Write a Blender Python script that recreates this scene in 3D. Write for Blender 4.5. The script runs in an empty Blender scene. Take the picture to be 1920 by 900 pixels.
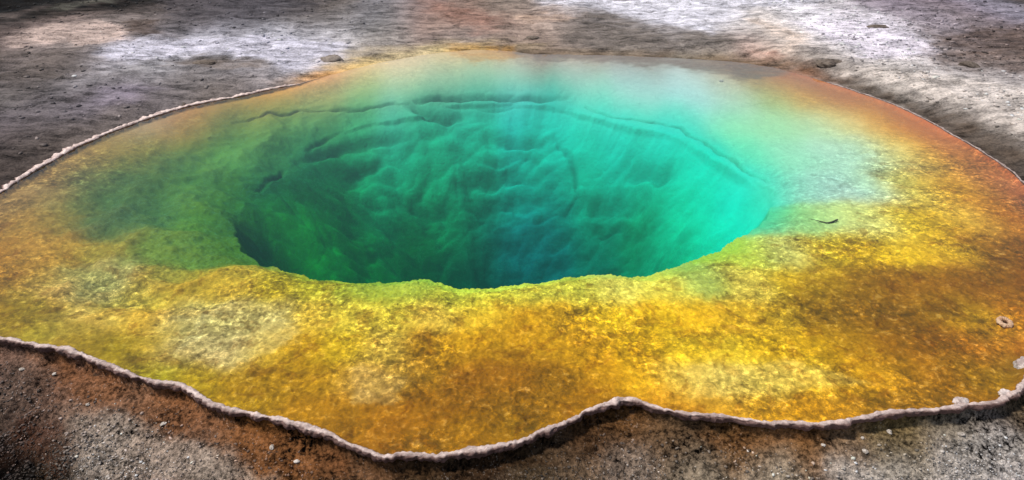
import bpy, math, random
import numpy as np
from mathutils import Vector

# ------------------------------------------------------------------ camera
sc = bpy.context.scene
COL = sc.collection
F_PX = 1427.0                                    # focal length for a 1920 px wide frame
PITCH = math.radians(28.0)
CAM_H = 3.0
cam_d = bpy.data.cameras.new('camera'); cam = bpy.data.objects.new('camera', cam_d); COL.objects.link(cam)
cam.location = (0, 0, CAM_H); cam.rotation_euler = (math.radians(90) - PITCH, 0, 0)
cam_d.sensor_width = 36.0; cam_d.lens = 36.0 * F_PX / 1920.0
cam_d.clip_start = 0.05; cam_d.clip_end = 2000
sc.camera = cam

# ------------------------------------------------------------------ sky, sun, exposure
SUN_EL, SUN_ROT = math.radians(64), math.radians(-95)
world = bpy.data.worlds.new('World'); sc.world = world; world.use_nodes = True
wn = world.node_tree; wn.nodes.clear()
sky = wn.nodes.new('ShaderNodeTexSky'); sky.sky_type = 'NISHITA'; sky.sun_disc = False
sky.sun_elevation = SUN_EL; sky.sun_rotation = SUN_ROT
sky.air_density = 1.2; sky.dust_density = 3.0; sky.ozone_density = 1.0
bg = wn.nodes.new('ShaderNodeBackground'); bg.inputs[1].default_value = 0.075
wo = wn.nodes.new('ShaderNodeOutputWorld')
wn.links.new(sky.outputs[0], bg.inputs[0]); wn.links.new(bg.outputs[0], wo.inputs[0])
sd = bpy.data.lights.new('sun', 'SUN'); sd.energy = 2.9; sd.angle = math.radians(6); sd.color = (1.0, 0.95, 0.87)
sun = bpy.data.objects.new('sun', sd); COL.objects.link(sun)
S = Vector((math.sin(SUN_ROT) * math.cos(SUN_EL), math.cos(SUN_ROT) * math.cos(SUN_EL), math.sin(SUN_EL)))
sun.rotation_euler = S.to_track_quat('Z', 'Y').to_euler()
sc.view_settings.view_transform = 'Standard'; sc.view_settings.look = 'None'
sc.view_settings.gamma = 1.0; sc.view_settings.use_curve_mapping = False
sc.view_settings.exposure = 0.25
sc.render.engine = 'CYCLES'
sc.cycles.use_denoising = True
sc.cycles.max_bounces = 8; sc.cycles.transparent_max_bounces = 12
sc.cycles.volume_bounces = 0

WATER_SIGMA = np.array([1.05, 0.075, 0.125])      # absorption per metre (red, green, blue)
LIGHT_K = 0.95                                   # surface colour = colour as read / this

# ------------------------------------------------------------------ numpy noise
_rng = np.random.RandomState(7)
_perm = _rng.permutation(512)
_ang = _rng.rand(512) * 2 * np.pi
_gx, _gy = np.cos(_ang), np.sin(_ang)
def perlin(x, y):
    xi = np.floor(x).astype(np.int64); yi = np.floor(y).astype(np.int64)
    xf, yf = x - xi, y - yi
    u = xf * xf * xf * (xf * (xf * 6 - 15) + 10); v = yf * yf * yf * (yf * (yf * 6 - 15) + 10)
    def g(ix, iy, dx, dy):
        h = _perm[(_perm[ix & 511] + iy) & 511]
        return _gx[h] * dx + _gy[h] * dy
    a = g(xi, yi, xf, yf); b = g(xi + 1, yi, xf - 1, yf)
    c = g(xi, yi + 1, xf, yf - 1); d = g(xi + 1, yi + 1, xf - 1, yf - 1)
    return ((a + u * (b - a)) * (1 - v) + (c + u * (d - c)) * v) * 1.5
def fbm(x, y, octv=4, gain=0.5):
    s = 0; a = 1; n = 0
    for i in range(octv):
        s = s + a * perlin(x * 2 ** i + 17.3 * i, y * 2 ** i + 9.1 * i); n += a; a *= gain
    return s / n
def billow(x, y, octv=3, gain=0.5):
    s = 0; a = 1; n = 0
    for i in range(octv):
        s = s + a * (np.abs(perlin(x * 2 ** i + 31.7 * i, y * 2 ** i + 5.9 * i)) * 2 - 0.5); n += a; a *= gain
    return s / n
def sstep(a, b, x):
    t = np.clip((x - a) / (b - a), 0, 1); return t * t * (3 - 2 * t)

# ------------------------------------------------------------------ plan of the place
def ray(px, py):
    a = (px - 960.0) / F_PX; b = -(py - 450.0) / F_PX
    cp, sp = math.cos(PITCH), math.sin(PITCH)
    return np.array([a, cp + b * sp, -sp + b * cp])
def at(px, py, z=0.0):
    d = ray(px, py); t = (z - CAM_H) / d[2]
    return d[0] * t, d[1] * t
CX, CY = -0.3, 7.7                               # above the throat of the spring

SHORE = [(0,634),(60,645),(130,655),(200,683),(285,713),(345,722),(400,760),(470,775),(550,792),(620,812),(660,835),(718,857),
 (760,849),(810,856),(870,845),(930,838),(980,825),(1040,800),(1100,772),(1150,753),(1180,746),(1215,759),(1280,776),(1350,780),
 (1420,792),(1500,793),(1530,797),(1600,787),(1660,773),(1740,770),(1800,760),(1850,757),(1900,738),(1922,715),(1925,690),(1950,655),
 (2000,590),(2020,500),(1985,420),(1940,362),(1920,345),(1895,320),(1850,290),(1780,250),(1740,226),(1680,198),(1600,170),(1530,148),
 (1450,126),(1380,116),(1290,110),(1200,106),(1100,103),(1000,102),(960,96),(890,93),(830,98),(760,108),(700,120),(630,138),(560,157),(450,181),
 (345,201),(240,236),(150,273),(80,312),(0,362),(-70,410),(-120,480),(-110,550),(-60,605)]
THROAT = [(440,430),(480,468),(520,490),(580,513),(640,526),(720,531),(800,528),(870,545),(960,538),(1040,527),(1120,519),(1200,521),
 (1270,503),(1330,478),(1400,445),(1440,405),(1452,350),(1410,322),(1340,280),(1270,243),(1180,222),(1100,202),(1060,189),(960,182),
 (850,187),(780,200),(680,207),(600,228),(520,280),(455,340),(432,390)]
def polar(pts, z):
    q = []
    for p in pts:
        x, y = at(*p, z); q.append((math.atan2(y - CY, x - CX), math.hypot(x - CX, y - CY)))
    q.sort(); return np.array([a for a, _ in q]), np.array([r for _, r in q])
def front_w(th):                                  # 1 where the shore faces the camera, 0 at the back
    return sstep(0.12, 0.5, -np.sin(th))
def lip_depth(th):
    f = sstep(0.0, 0.6, -np.sin(th)); l = sstep(0.2, 0.9, -np.cos(th))
    return 0.29 - 0.19 * f + 0.12 * l
def table(pts, z, smooth):
    a, r = polar(pts, z)
    g = np.linspace(-np.pi, np.pi, 2881)[:-1]
    v = np.interp(g, a, r, period=2 * np.pi)
    k = np.exp(-0.5 * (np.arange(-30, 31) / smooth) ** 2); k /= k.sum()
    v = np.convolve(np.concatenate([v[-30:], v, v[:30]]), k, 'valid')
    return g, v
_g, _r1 = table(SHORE, 0.0, 2.2)
_, _r2 = table(THROAT, -0.2, 5.0)
_r2s = np.convolve(np.concatenate([_r2[-200:], _r2, _r2[:200]]), np.exp(-0.5 * (np.arange(-200, 201) / 70.0) ** 2) / np.exp(-0.5 * (np.arange(-200, 201) / 70.0) ** 2).sum(), 'valid')
_wob = 0.018 * fbm(np.cos(_g) * 22, np.sin(_g) * 22, 3)
_r1 = _r1 + _wob
_r2 = _r2 + 0.07 * fbm(np.cos(_g) * 9 + 50, np.sin(_g) * 9, 4)
def R1(th): return np.interp(th, _g, _r1, period=2 * np.pi)
def R2S(th): return np.interp(th, _g, _r2s, period=2 * np.pi)
def R2(th): return np.interp(th, _g, _r2, period=2 * np.pi)
BACK_A = math.atan2(at(560,157)[1] - CY, at(560,157)[0] - CX)
BACK_B = math.atan2(at(1530,148)[1] - CY, at(1530,148)[0] - CX)
def crust_w(th):                                  # 0 along the open back of the pool, where no crust shows
    return 1 - sstep(BACK_B - 0.10, BACK_B + 0.22, th) * (1 - sstep(BACK_A - 0.18, BACK_A + 0.12, th))

# fissures and ledges in the basin wall: half width (m), depth (m), points
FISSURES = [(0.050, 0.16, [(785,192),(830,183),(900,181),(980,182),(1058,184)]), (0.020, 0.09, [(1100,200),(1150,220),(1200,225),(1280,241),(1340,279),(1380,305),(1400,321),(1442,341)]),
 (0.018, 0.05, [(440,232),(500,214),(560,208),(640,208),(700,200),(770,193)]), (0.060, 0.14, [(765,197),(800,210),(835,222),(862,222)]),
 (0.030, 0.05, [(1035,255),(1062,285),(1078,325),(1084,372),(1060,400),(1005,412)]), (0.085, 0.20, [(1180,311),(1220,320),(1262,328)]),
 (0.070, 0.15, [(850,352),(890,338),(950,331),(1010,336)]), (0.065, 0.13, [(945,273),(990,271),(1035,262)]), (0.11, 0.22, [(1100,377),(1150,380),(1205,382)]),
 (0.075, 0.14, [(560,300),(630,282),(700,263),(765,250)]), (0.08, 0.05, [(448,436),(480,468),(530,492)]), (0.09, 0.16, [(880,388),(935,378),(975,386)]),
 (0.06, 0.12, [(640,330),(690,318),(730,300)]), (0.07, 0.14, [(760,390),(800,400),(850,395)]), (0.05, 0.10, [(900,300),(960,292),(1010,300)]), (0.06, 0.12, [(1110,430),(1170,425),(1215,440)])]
_FW = []
def fissure(x, y, darken=False):
    s = np.zeros_like(x)
    wx = x + 0.05 * fbm(x * 4, y * 4 + 30, 2); wy = y + 0.05 * fbm(x * 4 + 30, y * 4, 2)
    for w, dep, P in _FW:
        lo = P.min(0) - 4 * w; hi = P.max(0) + 4 * w
        m = (wx > lo[0]) & (wx < hi[0]) & (wy > lo[1]) & (wy < hi[1])
        if not m.any(): continue
        a, b = wx[m], wy[m]; best = np.full(a.shape, 1e9); L = len(P) - 1; tb = np.zeros(a.shape)
        for i in range(L):
            d = P[i + 1] - P[i]; t = np.clip(((a - P[i, 0]) * d[0] + (b - P[i, 1]) * d[1]) / (d @ d), 0, 1)
            q = np.hypot(a - P[i, 0] - t * d[0], b - P[i, 1] - t * d[1]); k = q < best; best[k] = q[k]; tb[k] = ((i + t) / L)[k]
        tap = sstep(0, 0.2, tb) * sstep(1, 0.8, tb)
        g = np.exp(-(best / w) ** 2) * (0.35 + 0.65 * tap)
        s[m] = np.maximum(s[m], g * (1.0 if darken else dep))
    return s

def bed_z(x, y, fine=True):
    th = np.arctan2(y - CY, x - CX); r = np.hypot(x - CX, y - CY)
    r1, r2 = R1(th), R2(th)
    f = sstep(0.0, 0.7, -np.sin(th)); rt = sstep(0.3, 1.0, np.cos(th)); lf = sstep(0.3, 1.0, -np.cos(th))
    lip = lip_depth(th)
    u = np.clip((r1 - r) / np.maximum(r1 - r2, 0.05), 0, 1)
    edge = 0.045 * crust_w(th)
    fr_ = f
    shelf = -(edge * sstep(0, 0.03, u) + (lip - edge) * (0.75 * u ** (1.5 + 1.2 * f) + 0.25 * sstep(0.72, 1.0, u))) - f * 0.09 * sstep(0.80, 1.0, u) ** 2
    r2s = R2S(th); k = sstep(0.78, 1.0, r / r2)
    q = np.clip(r / (r2s + (r2 - r2s) * k), 0, 1)
    p = 2.0 + 1.6 * f
    wst = np.clip(f + 0.45 * rt + 0.15 * lf, 0, 1)
    deep = 2.7 * ((1 - wst) * (1 - q) ** 1.2 + wst * (1 - q ** p))
    bk = 1 - f
    deep = deep + bk * (1 - lf) * (0.06 + 0.10 * fbm(th * 3.0 + 4, th * 0, 2)).clip(0, 1) * sstep(1.0, 0.985, q)
    inside = sstep(1.0, 0.86, q)
    z = shelf - np.where(q < 1, deep, 0)
    z = z - 0.75 * fissure(x, y)
    # soft bulges and terraces of the throat wall
    wx = 0.5 * fbm(x * 0.8 + 3, y * 0.8, 2); wy = 0.5 * fbm(x * 0.8, y * 0.8 + 11, 2)
    z = z + inside * 0.08 * billow((x + wx) * 1.0, (y + wy) * 1.0, 2)
    ar = x * 1.25 + 0.30 * y + 0.30 * fbm(x * 1.6, y * 1.6 + 7, 2); rr_ = y * 2.3 - 0.3 * x + 0.22 * fbm(x * 1.4 + 7, y * 1.4, 2)
    z = z + inside * (0.4 + 0.6 * sstep(0.1, 0.6, q)) * (0.45 + 0.6 * sstep(0.98, 0.6, q)) * (0.10 * billow(ar * 1.25, rr_ * 1.25, 2, 0.45))
    # left bowl: rounded humps below the water
    lb = sstep(-1.6, -3.0, x) * sstep(0.05, 0.5, u) * (1 - inside)
    z = z - lb * (0.08 + 0.09 * billow(x * 1.3 + 9, y * 1.3, 3))
    z = z - bk * 0.07 * np.exp(-((r / r2 - 1.0) / 0.010) ** 2) * sstep(-0.15, 0.25, fbm(th * 2.2 + 8, th * 0 + 2, 2))
    if fine:
        sm = (1 - inside) * sstep(0.0, 0.12, u)
        near = sstep(8.5, 5.0, y)
        z = z + sm * (0.013 * fbm(x * 3, y * 3, 3) + 0.012 * fbm(x * 14, y * 14, 3) * (0.4 + near))
        z = z + sm * near * 0.010 * billow(x * 22, y * 22, 2)
        z = z + inside * 0.010 * fbm(x * 6, y * 7, 3)
        # ledge in the back wall
    return z

for _w, _d, _P in FISSURES:
    q_ = []
    for p_ in _P:
        d_ = ray(*p_); ts_ = np.linspace(3, 16, 2600); xx = d_[0] * ts_; yy = d_[1] * ts_; zz_ = CAM_H + d_[2] * ts_
        i_ = int(np.argmax(bed_z(xx, yy, False) > zz_)); q_.append((xx[i_], yy[i_]))
    q_ = np.array(q_); _FW.append((_w, _d, q_))
def ground_z(x, y, fine=True):
    th = np.arctan2(y - CY, x - CX); r = np.hypot(x - CX, y - CY)
    e = r - R1(th)
    fw = front_w(th); cw = crust_w(th)
    rt = sstep(0.35, 0.8, np.cos(th)) * (1 - fw)
    lf = sstep(0.35, 0.8, -np.cos(th)) * (1 - fw)
    zf = -0.02 - 0.075 * sstep(-0.005, 0.035, e) - 0.24 * sstep(0.0, 0.75, e) - 0.045 * np.clip(e, 0, 6)
    zb = 0.002 * (1 - cw) + 0.012 * sstep(0, 0.5, e) + 0.02 * np.clip(e, 0, 12) ** 0.9
    zb = zb + rt * (0.13 * sstep(0.06, 0.75, e)) - lf * 0.02 * sstep(0.0, 0.05, e) * sstep(0.6, 0.1, e)
    z = fw * zf + (1 - fw) * zb
    if fine:
        m = sstep(0.02, 0.35, e)
        far = sstep(0.2, 3.0, e)
        z = z + m * (0.035 * fbm(x * 1.3, y * 1.3, 4) + 0.018 * fbm(x * 7, y * 7, 3))
        z = z + m * fw * (0.035 * billow(x * 5, y * 5, 3) + 0.014 * billow(x * 26, y * 26, 2))
        z = z + far * (1 - fw) * (0.05 * fbm(x * .7, y * .7 + 5, 3) + 0.022 * billow(x * 3.1, y * 3.1, 3))
        dk = sstep(0.35, 0.75, np.exp(-((x + 11.5) / 3.5) ** 2 - ((y - 16.5) / 3.0) ** 2))
        z = z + dk * 0.22 * billow(x * .55 + .3 * y, y * 1.1, 3)
    return z
def hit(px, py, fn):
    d = ray(px, py); t = 2.0
    o = np.array([0, 0, CAM_H])
    lo = None
    ts = np.linspace(2.0, 60.0, 5000)
    P = o[:, None] + d[:, None] * ts
    h = fn(P[0], P[1], False) - P[2]
    i = int(np.argmax(h > 0))
    return P[0, i], P[1, i], fn(P[0, i:i+1], P[1, i:i+1], False)[0]

# ------------------------------------------------------------------ pigments, shade under the near rim left in some: (px, py, r, g, b) read off the photograph, then laid out on the ground plan
GROUND_C = """0 10 25 22 22;120 10 60 62 55;240 10 35 33 30;360 10 70 64 66;480 10 78 74 80;600 10 95 84 76;720 10 112 108 112;800 10 132 106 98;860 10 118 94 78;960 10 110 98 85
1080 8 165 160 165;1200 10 205 203 212;1320 10 195 195 203;1440 10 190 186 190;1560 10 170 165 165;1680 10 120 105 120;1800 10 115 98 110;1920 4 70 58 52
0 40 45 40 42;60 42 95 75 68;120 42 120 98 88;240 40 70 58 54;360 40 85 80 84;480 40 90 87 92;600 40 105 100 98;720 40 112 112 112;840 40 150 115 95;960 40 165 135 115;1050 40 160 135 118;1140 40 120 112 108
1260 40 180 178 190;1380 40 180 172 170;1440 40 185 170 155;1530 40 215 212 222;1620 40 205 195 210;1740 40 150 138 150;1830 40 120 108 112;1920 30 140 135 155
0 75 110 90 85;60 70 150 130 120;120 68 165 145 135;200 66 185 168 160;270 52 85 72 62;320 60 90 82 84;240 84 185 178 188;360 86 200 198 215;480 84 200 200 215;540 88 190 190 205;600 84 185 180 182;720 75 140 130 122;840 75 125 112 104;960 72 125 105 92;1080 75 118 105 92
1200 75 115 105 95;1320 75 135 125 112;1440 75 160 145 130;1500 72 205 190 180;1560 75 190 185 192;1620 72 210 203 215;1700 75 205 198 210;1800 75 140 125 125;1920 75 95 78 68
0 110 95 86 92;120 110 100 85 80;240 108 170 165 175;310 112 130 128 125;380 114 95 85 78;480 112 110 98 88;560 106 190 186 200;610 112 170 165 165;700 105 155 145 135;860 80 130 115 105;1000 92 130 108 90;1200 92 125 112 98;1320 98 122 108 90
1430 108 190 140 115;1480 112 110 100 85;1560 120 118 105 90;1680 110 175 165 155;1800 110 150 138 130;1920 110 110 95 85
0 140 88 80 78;120 140 90 80 74;240 140 85 78 66;360 140 105 98 94;480 140 108 95 88;560 137 135 122 112;1560 140 120 110 98;1680 140 180 170 158;1800 140 200 190 185;1920 140 190 180 180;1800 122 95 82 75;1900 122 90 75 66
0 180 90 84 82;120 180 95 88 90;210 175 130 118 135;300 180 105 95 98;400 172 108 96 88;1680 180 115 105 92;1760 180 140 128 118;1840 175 190 180 172;1920 180 190 180 175
0 230 95 85 90;120 225 92 84 84;220 220 100 88 80;40 290 70 58 52;1780 222 85 74 66;1840 235 100 90 80;1900 235 150 138 126;1900 275 110 98 86;0 260 85 72 68;100 260 98 84 74;1880 292 75 64 56;1930 300 80 70 62
30 670 100 70 55;80 690 125 80 50;180 740 120 75 40;280 790 115 75 45;350 800 110 70 40;450 840 100 64 30;540 870 108 72 42;640 866 80 55 35;60 740 85 74 68;150 790 105 92 82;220 840 132 120 110;300 870 128 112 102;400 880 115 98 85;20 700 92 80 74
120 762 105 96 88;200 792 118 106 96;260 832 125 112 100;340 842 115 98 86;60 705 80 72 66;30 735 75 66 58;20 780 45 28 20;50 830 68 40 24;10 885 10 7 5;80 885 45 34 20;120 740 105 66 44;700 885 90 64 44;800 885 70 54 38;900 880 62 48 36;1000 872 62 50 36;1080 872 88 72 56;1180 882 120 105 92;1100 825 75 52 32;1180 800 85 58 32;1260 820 90 70 50
1300 882 120 108 92;1400 830 100 68 34;1500 840 105 70 34;1450 886 130 120 105;1580 840 100 74 44;1600 886 130 122 115;1700 830 98 80 44;1800 825 95 85 66;1700 880 115 105 90;1880 862 170 162 160;1910 805 85 70 50;1800 884 150 142 138;1350 800 80 58 36"""
BED_C = """760 116 200 180 130;860 108 205 180 115;930 106 190 150 80;1000 112 140 118 92;1080 114 150 125 90;1200 116 145 125 95;1320 120 140 122 88;1400 128 135 105 75;620 148 190 150 95;680 136 215 190 120;760 135 205 205 150;840 140 165 195 160;900 140 150 200 170
960 138 180 210 190;1080 140 175 208 195;1200 142 170 205 200;1300 150 175 210 205;1350 160 190 190 150;1420 160 165 130 70;1480 150 150 105 70;1560 168 155 105 65
400 196 160 120 60;450 188 175 130 50;520 185 195 150 60;600 180 190 160 80;680 180 145 165 90;760 180 140 180 130;840 183 70 150 110;900 180 60 155 115;960 180 80 175 135;1050 180 70 170 135;1120 180 120 205 180;1200 185 150 210 195;1300 185 160 212 205
1380 185 165 210 180;1440 185 190 200 130;1500 185 205 160 60;1580 185 175 110 45;1660 200 160 100 55;300 225 160 135 90;360 230 170 120 30;440 230 110 120 35;520 230 95 135 55;600 230 70 140 70;680 225 60 160 110;740 230 80 190 150;800 230 0 160 110;880 230 0 180 140
960 230 0 185 175;1040 230 0 190 160;1120 230 0 205 160;1200 232 20 200 160;1280 232 60 205 175;1360 230 130 215 165;1440 230 150 212 160;1520 230 175 210 165;1580 230 205 190 110;1640 230 205 150 45;1720 240 180 105 40;1770 256 155 88 48
120 300 170 130 60;200 290 150 130 50;280 290 125 120 35;360 290 95 120 40;440 290 110 145 60;520 290 70 120 60;600 290 0 90 60;680 290 0 145 95;760 290 0 160 105;840 290 0 150 95;920 290 0 175 115;1000 290 0 175 125;1080 290 0 195 150;1160 290 0 210 175;1240 290 0 212 180
1320 290 0 200 155;1400 290 90 210 165;1480 290 140 212 175;1560 290 165 212 185;1620 290 190 212 175;1680 290 225 195 100;1740 290 215 160 45;1800 290 195 125 35;1850 305 165 90 45
0 385 170 135 70;60 350 160 125 60;120 350 145 125 60;200 350 100 115 50;280 350 75 100 30;360 350 110 145 45;430 350 75 110 30;500 350 0 75 45;560 350 0 80 50;640 350 0 120 70;720 350 0 150 85;800 350 0 135 80;880 350 0 150 95;960 350 0 140 110;1040 350 0 130 95
1100 350 0 150 100;1160 350 0 150 100;1240 350 0 160 100;1300 350 0 195 150;1380 350 0 205 165;1440 350 70 205 170;1500 350 135 200 175;1560 350 170 205 190;1620 350 200 215 180;1700 350 230 190 70;1760 350 200 150 20;1820 350 195 140 30;1880 350 175 100 45;1920 370 145 85 45
0 420 165 120 50;60 410 175 135 60;120 410 130 115 45;200 410 70 95 50;280 410 80 115 50;360 410 85 130 50;440 410 50 100 30;500 410 20 110 40;560 410 10 130 50;640 410 0 100 45;720 410 0 90 40;800 410 0 120 45;860 410 0 110 45;920 410 0 110 80;1000 410 0 110 95;1060 410 0 105 80
1140 410 0 120 70;1200 410 0 130 70;1280 410 0 180 120;1380 410 0 195 150;1440 410 60 190 140;1500 410 140 200 120;1560 405 190 210 130;1620 410 230 210 130;1700 410 225 180 30;1760 410 205 160 20;1820 410 210 165 60;1880 410 180 115 30;1920 410 150 80 25
0 470 170 115 30;60 470 185 140 60;120 470 190 145 50;200 470 150 135 50;280 470 110 125 40;360 470 120 130 40;440 470 60 110 25;500 465 10 60 25;560 470 20 140 50;640 470 0 115 40;720 470 0 110 35;780 470 0 85 10;860 470 0 75 30;920 470 0 75 60;980 470 0 100 100;1040 470 0 90 85
1120 470 0 85 65;1200 470 0 115 70;1280 470 0 150 95;1330 455 0 190 140;1400 472 170 195 60;1460 465 190 190 110;1540 470 195 165 30;1620 470 205 165 15;1700 470 210 170 20;1780 470 205 160 30;1860 470 140 90 15;1920 470 125 65 10
700 515 0 105 35;800 515 0 80 20;870 530 0 60 35;960 515 0 70 60;1040 510 0 80 75;1120 505 0 85 60;1220 505 0 120 75
0 530 150 105 25;60 530 175 140 60;130 530 200 170 100;200 530 195 170 110;280 530 175 150 60;360 530 170 140 40;440 530 190 160 50;520 530 180 160 30;600 535 175 170 40;680 545 160 170 45;760 545 175 185 55;860 558 190 190 60;920 555 200 195 60;1000 548 205 200 70;1080 545 200 195 70
1160 540 205 195 90;1240 535 210 200 80;1320 530 180 185 80;1400 530 205 185 80;1480 530 190 155 20;1540 530 165 130 15;1600 530 150 110 10;1680 530 145 95 5;1760 530 150 95 10;1840 530 135 80 5;1920 530 125 70 5
0 590 140 110 10;60 590 165 130 40;130 590 195 160 80;200 590 200 165 70;280 590 205 160 50;350 590 205 180 110;420 590 205 185 120;500 590 200 180 110;580 590 215 180 60;660 590 210 185 60;740 590 215 190 60;820 590 215 180 70;900 590 215 175 40;980 590 190 140 10;1060 590 190 140 10
1140 590 220 175 20;1220 590 225 175 20;1300 590 220 170 20;1380 590 205 160 30;1460 590 190 150 30;1540 590 150 110 15;1620 590 145 100 10;1700 590 130 85 5;1780 590 150 110 10;1840 600 190 145 20;1920 590 180 110 20
60 622 135 120 20;150 645 150 120 30;220 650 150 125 15;300 650 180 150 50;360 645 210 185 130;430 650 215 190 140;490 650 195 160 50;560 650 185 140 15;640 650 190 155 20;720 650 210 175 70;800 650 175 125 10;880 650 185 135 10;960 650 180 130 10;1040 650 190 140 15;1120 650 205 150 15
1200 650 215 165 15;1280 650 225 180 30;1360 650 225 185 40;1440 650 215 170 20;1520 650 190 145 10;1600 650 160 115 10;1680 650 145 95 10;1760 650 130 80 10;1830 650 175 105 20;1900 640 190 115 30
300 700 150 135 15;380 710 165 135 15;460 710 160 120 10;540 710 165 120 10;620 710 175 130 15;690 715 205 160 80;740 710 200 155 60;800 710 165 115 15;880 710 150 95 10;960 710 150 95 5;1040 710 160 110 10;1120 710 185 130 10;1200 710 215 160 20;1280 710 225 185 80;1360 710 230 195 100
1440 710 230 190 80;1520 710 225 180 40;1600 710 205 150 20;1680 710 185 130 15;1760 710 155 100 10;1840 710 150 105 10;1900 690 115 88 20;480 755 160 120 10;560 760 165 115 10;640 760 160 110 10;720 760 155 100 10;800 750 150 95 10;880 750 150 95 10;960 750 150 100 10;1040 750 155 105 10
1120 745 150 100 10;1250 750 195 135 25;1340 760 205 150 40;1420 765 215 155 30;1500 765 200 140 20;1580 765 195 135 25;1660 755 170 115 20;1740 750 150 100 20;1820 745 145 95 15;640 800 150 100 10;720 800 150 95 5;800 800 155 100 10;880 800 155 105 10;960 800 145 100 10;740 838 140 90 5;820 838 150 100 5"""
def lin(c):
    c = np.asarray(c, float) / 255.0
    return np.where(c <= 0.04045, c / 12.92, ((c + 0.055) / 1.055) ** 2.4)
def parse(txt, fn, wet):
    P, C, SX = [], [], []
    for tok in txt.replace('\n', ';').split(';'):
        px, py, r, g, b = map(float, tok.split())
        x, y, z = hit(px, py, fn)
        d = math.sqrt(x * x + y * y + (CAM_H - z) ** 2)
        c = lin((r, g, b)) / (LIGHT_K * ((1.05 if g > r else 1.0) if wet else 1.06))
        if wet:
            if r >= g: c = c * (np.array([0.97, 1.02, 0.8]) if py > 400 else np.array([0.95, 0.98, 1.15])) * (1 - 0.14 * (px < 280) * (py < 480))
            dep = max(0.0, -z); path = dep / max(0.15, (CAM_H - z) / d) + dep / math.sin(SUN_EL)
            c = c / np.exp(-WATER_SIGMA * path)
            hi = 0.80
            if g > 128 and g > r and dep > 0.6: c = c * 1.22
            if g > r and dep > 0.3: c = c * np.array([1, 1, 1.22 if px > 700 else (0.9 if py < 330 else 0.5)])
            if g <= 128 and g > r and dep > 0.8: c = c * 0.92
            if dep > 0.5: c[0] = min(c[0], 0.55 * c[1])
            if g > r: c[0] = min(c[0], (0.96 if r > 0.4 * g else 0.75) * c[1])
            c = c * min(1.0, hi / max(c.max(), 1e-6)) if dep > 0.25 else np.minimum(c, 0.85)
        if wet and g > r and -z < 0.75: c = c * 0.95
        P.append((x, y)); C.append(np.clip(c, 0.003, 0.85))
        s = (28.0 if wet else 32.0) * d / F_PX
        SX.append((s, s * d / (CAM_H - z) * 0.62))
    C = np.array(C)
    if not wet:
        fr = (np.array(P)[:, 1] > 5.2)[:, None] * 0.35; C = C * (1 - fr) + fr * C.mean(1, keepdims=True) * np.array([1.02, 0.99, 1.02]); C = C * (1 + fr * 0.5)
    return np.array(P), C, np.array(SX)
def paint(x, y, spec, warp=0.12):
    P, C, SX = spec
    sc_ = np.clip(np.hypot(x, y) / 6.0, 0.5, 2.5)
    wx = x + warp * sc_ * fbm(x * 1.7 / sc_ + 70, y * 1.7 / sc_, 4); wy = y + 1.5 * warp * sc_ * fbm(x * 1.7 / sc_, y * 1.7 / sc_ + 90, 4)
    out = np.empty((len(x), 3))
    for i in range(0, len(x), 20000):
        a = wx[i:i+20000, None]; b = wy[i:i+20000, None]
        L = -0.5 * (((a - P[:, 0]) / SX[:, 0]) ** 2 + ((b - P[:, 1]) / SX[:, 1]) ** 2)
        L -= L.max(1, keepdims=True)
        w = np.exp(L.astype(np.float32)); out[i:i+20000] = (w @ C) / w.sum(1, keepdims=True)
    return out

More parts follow.
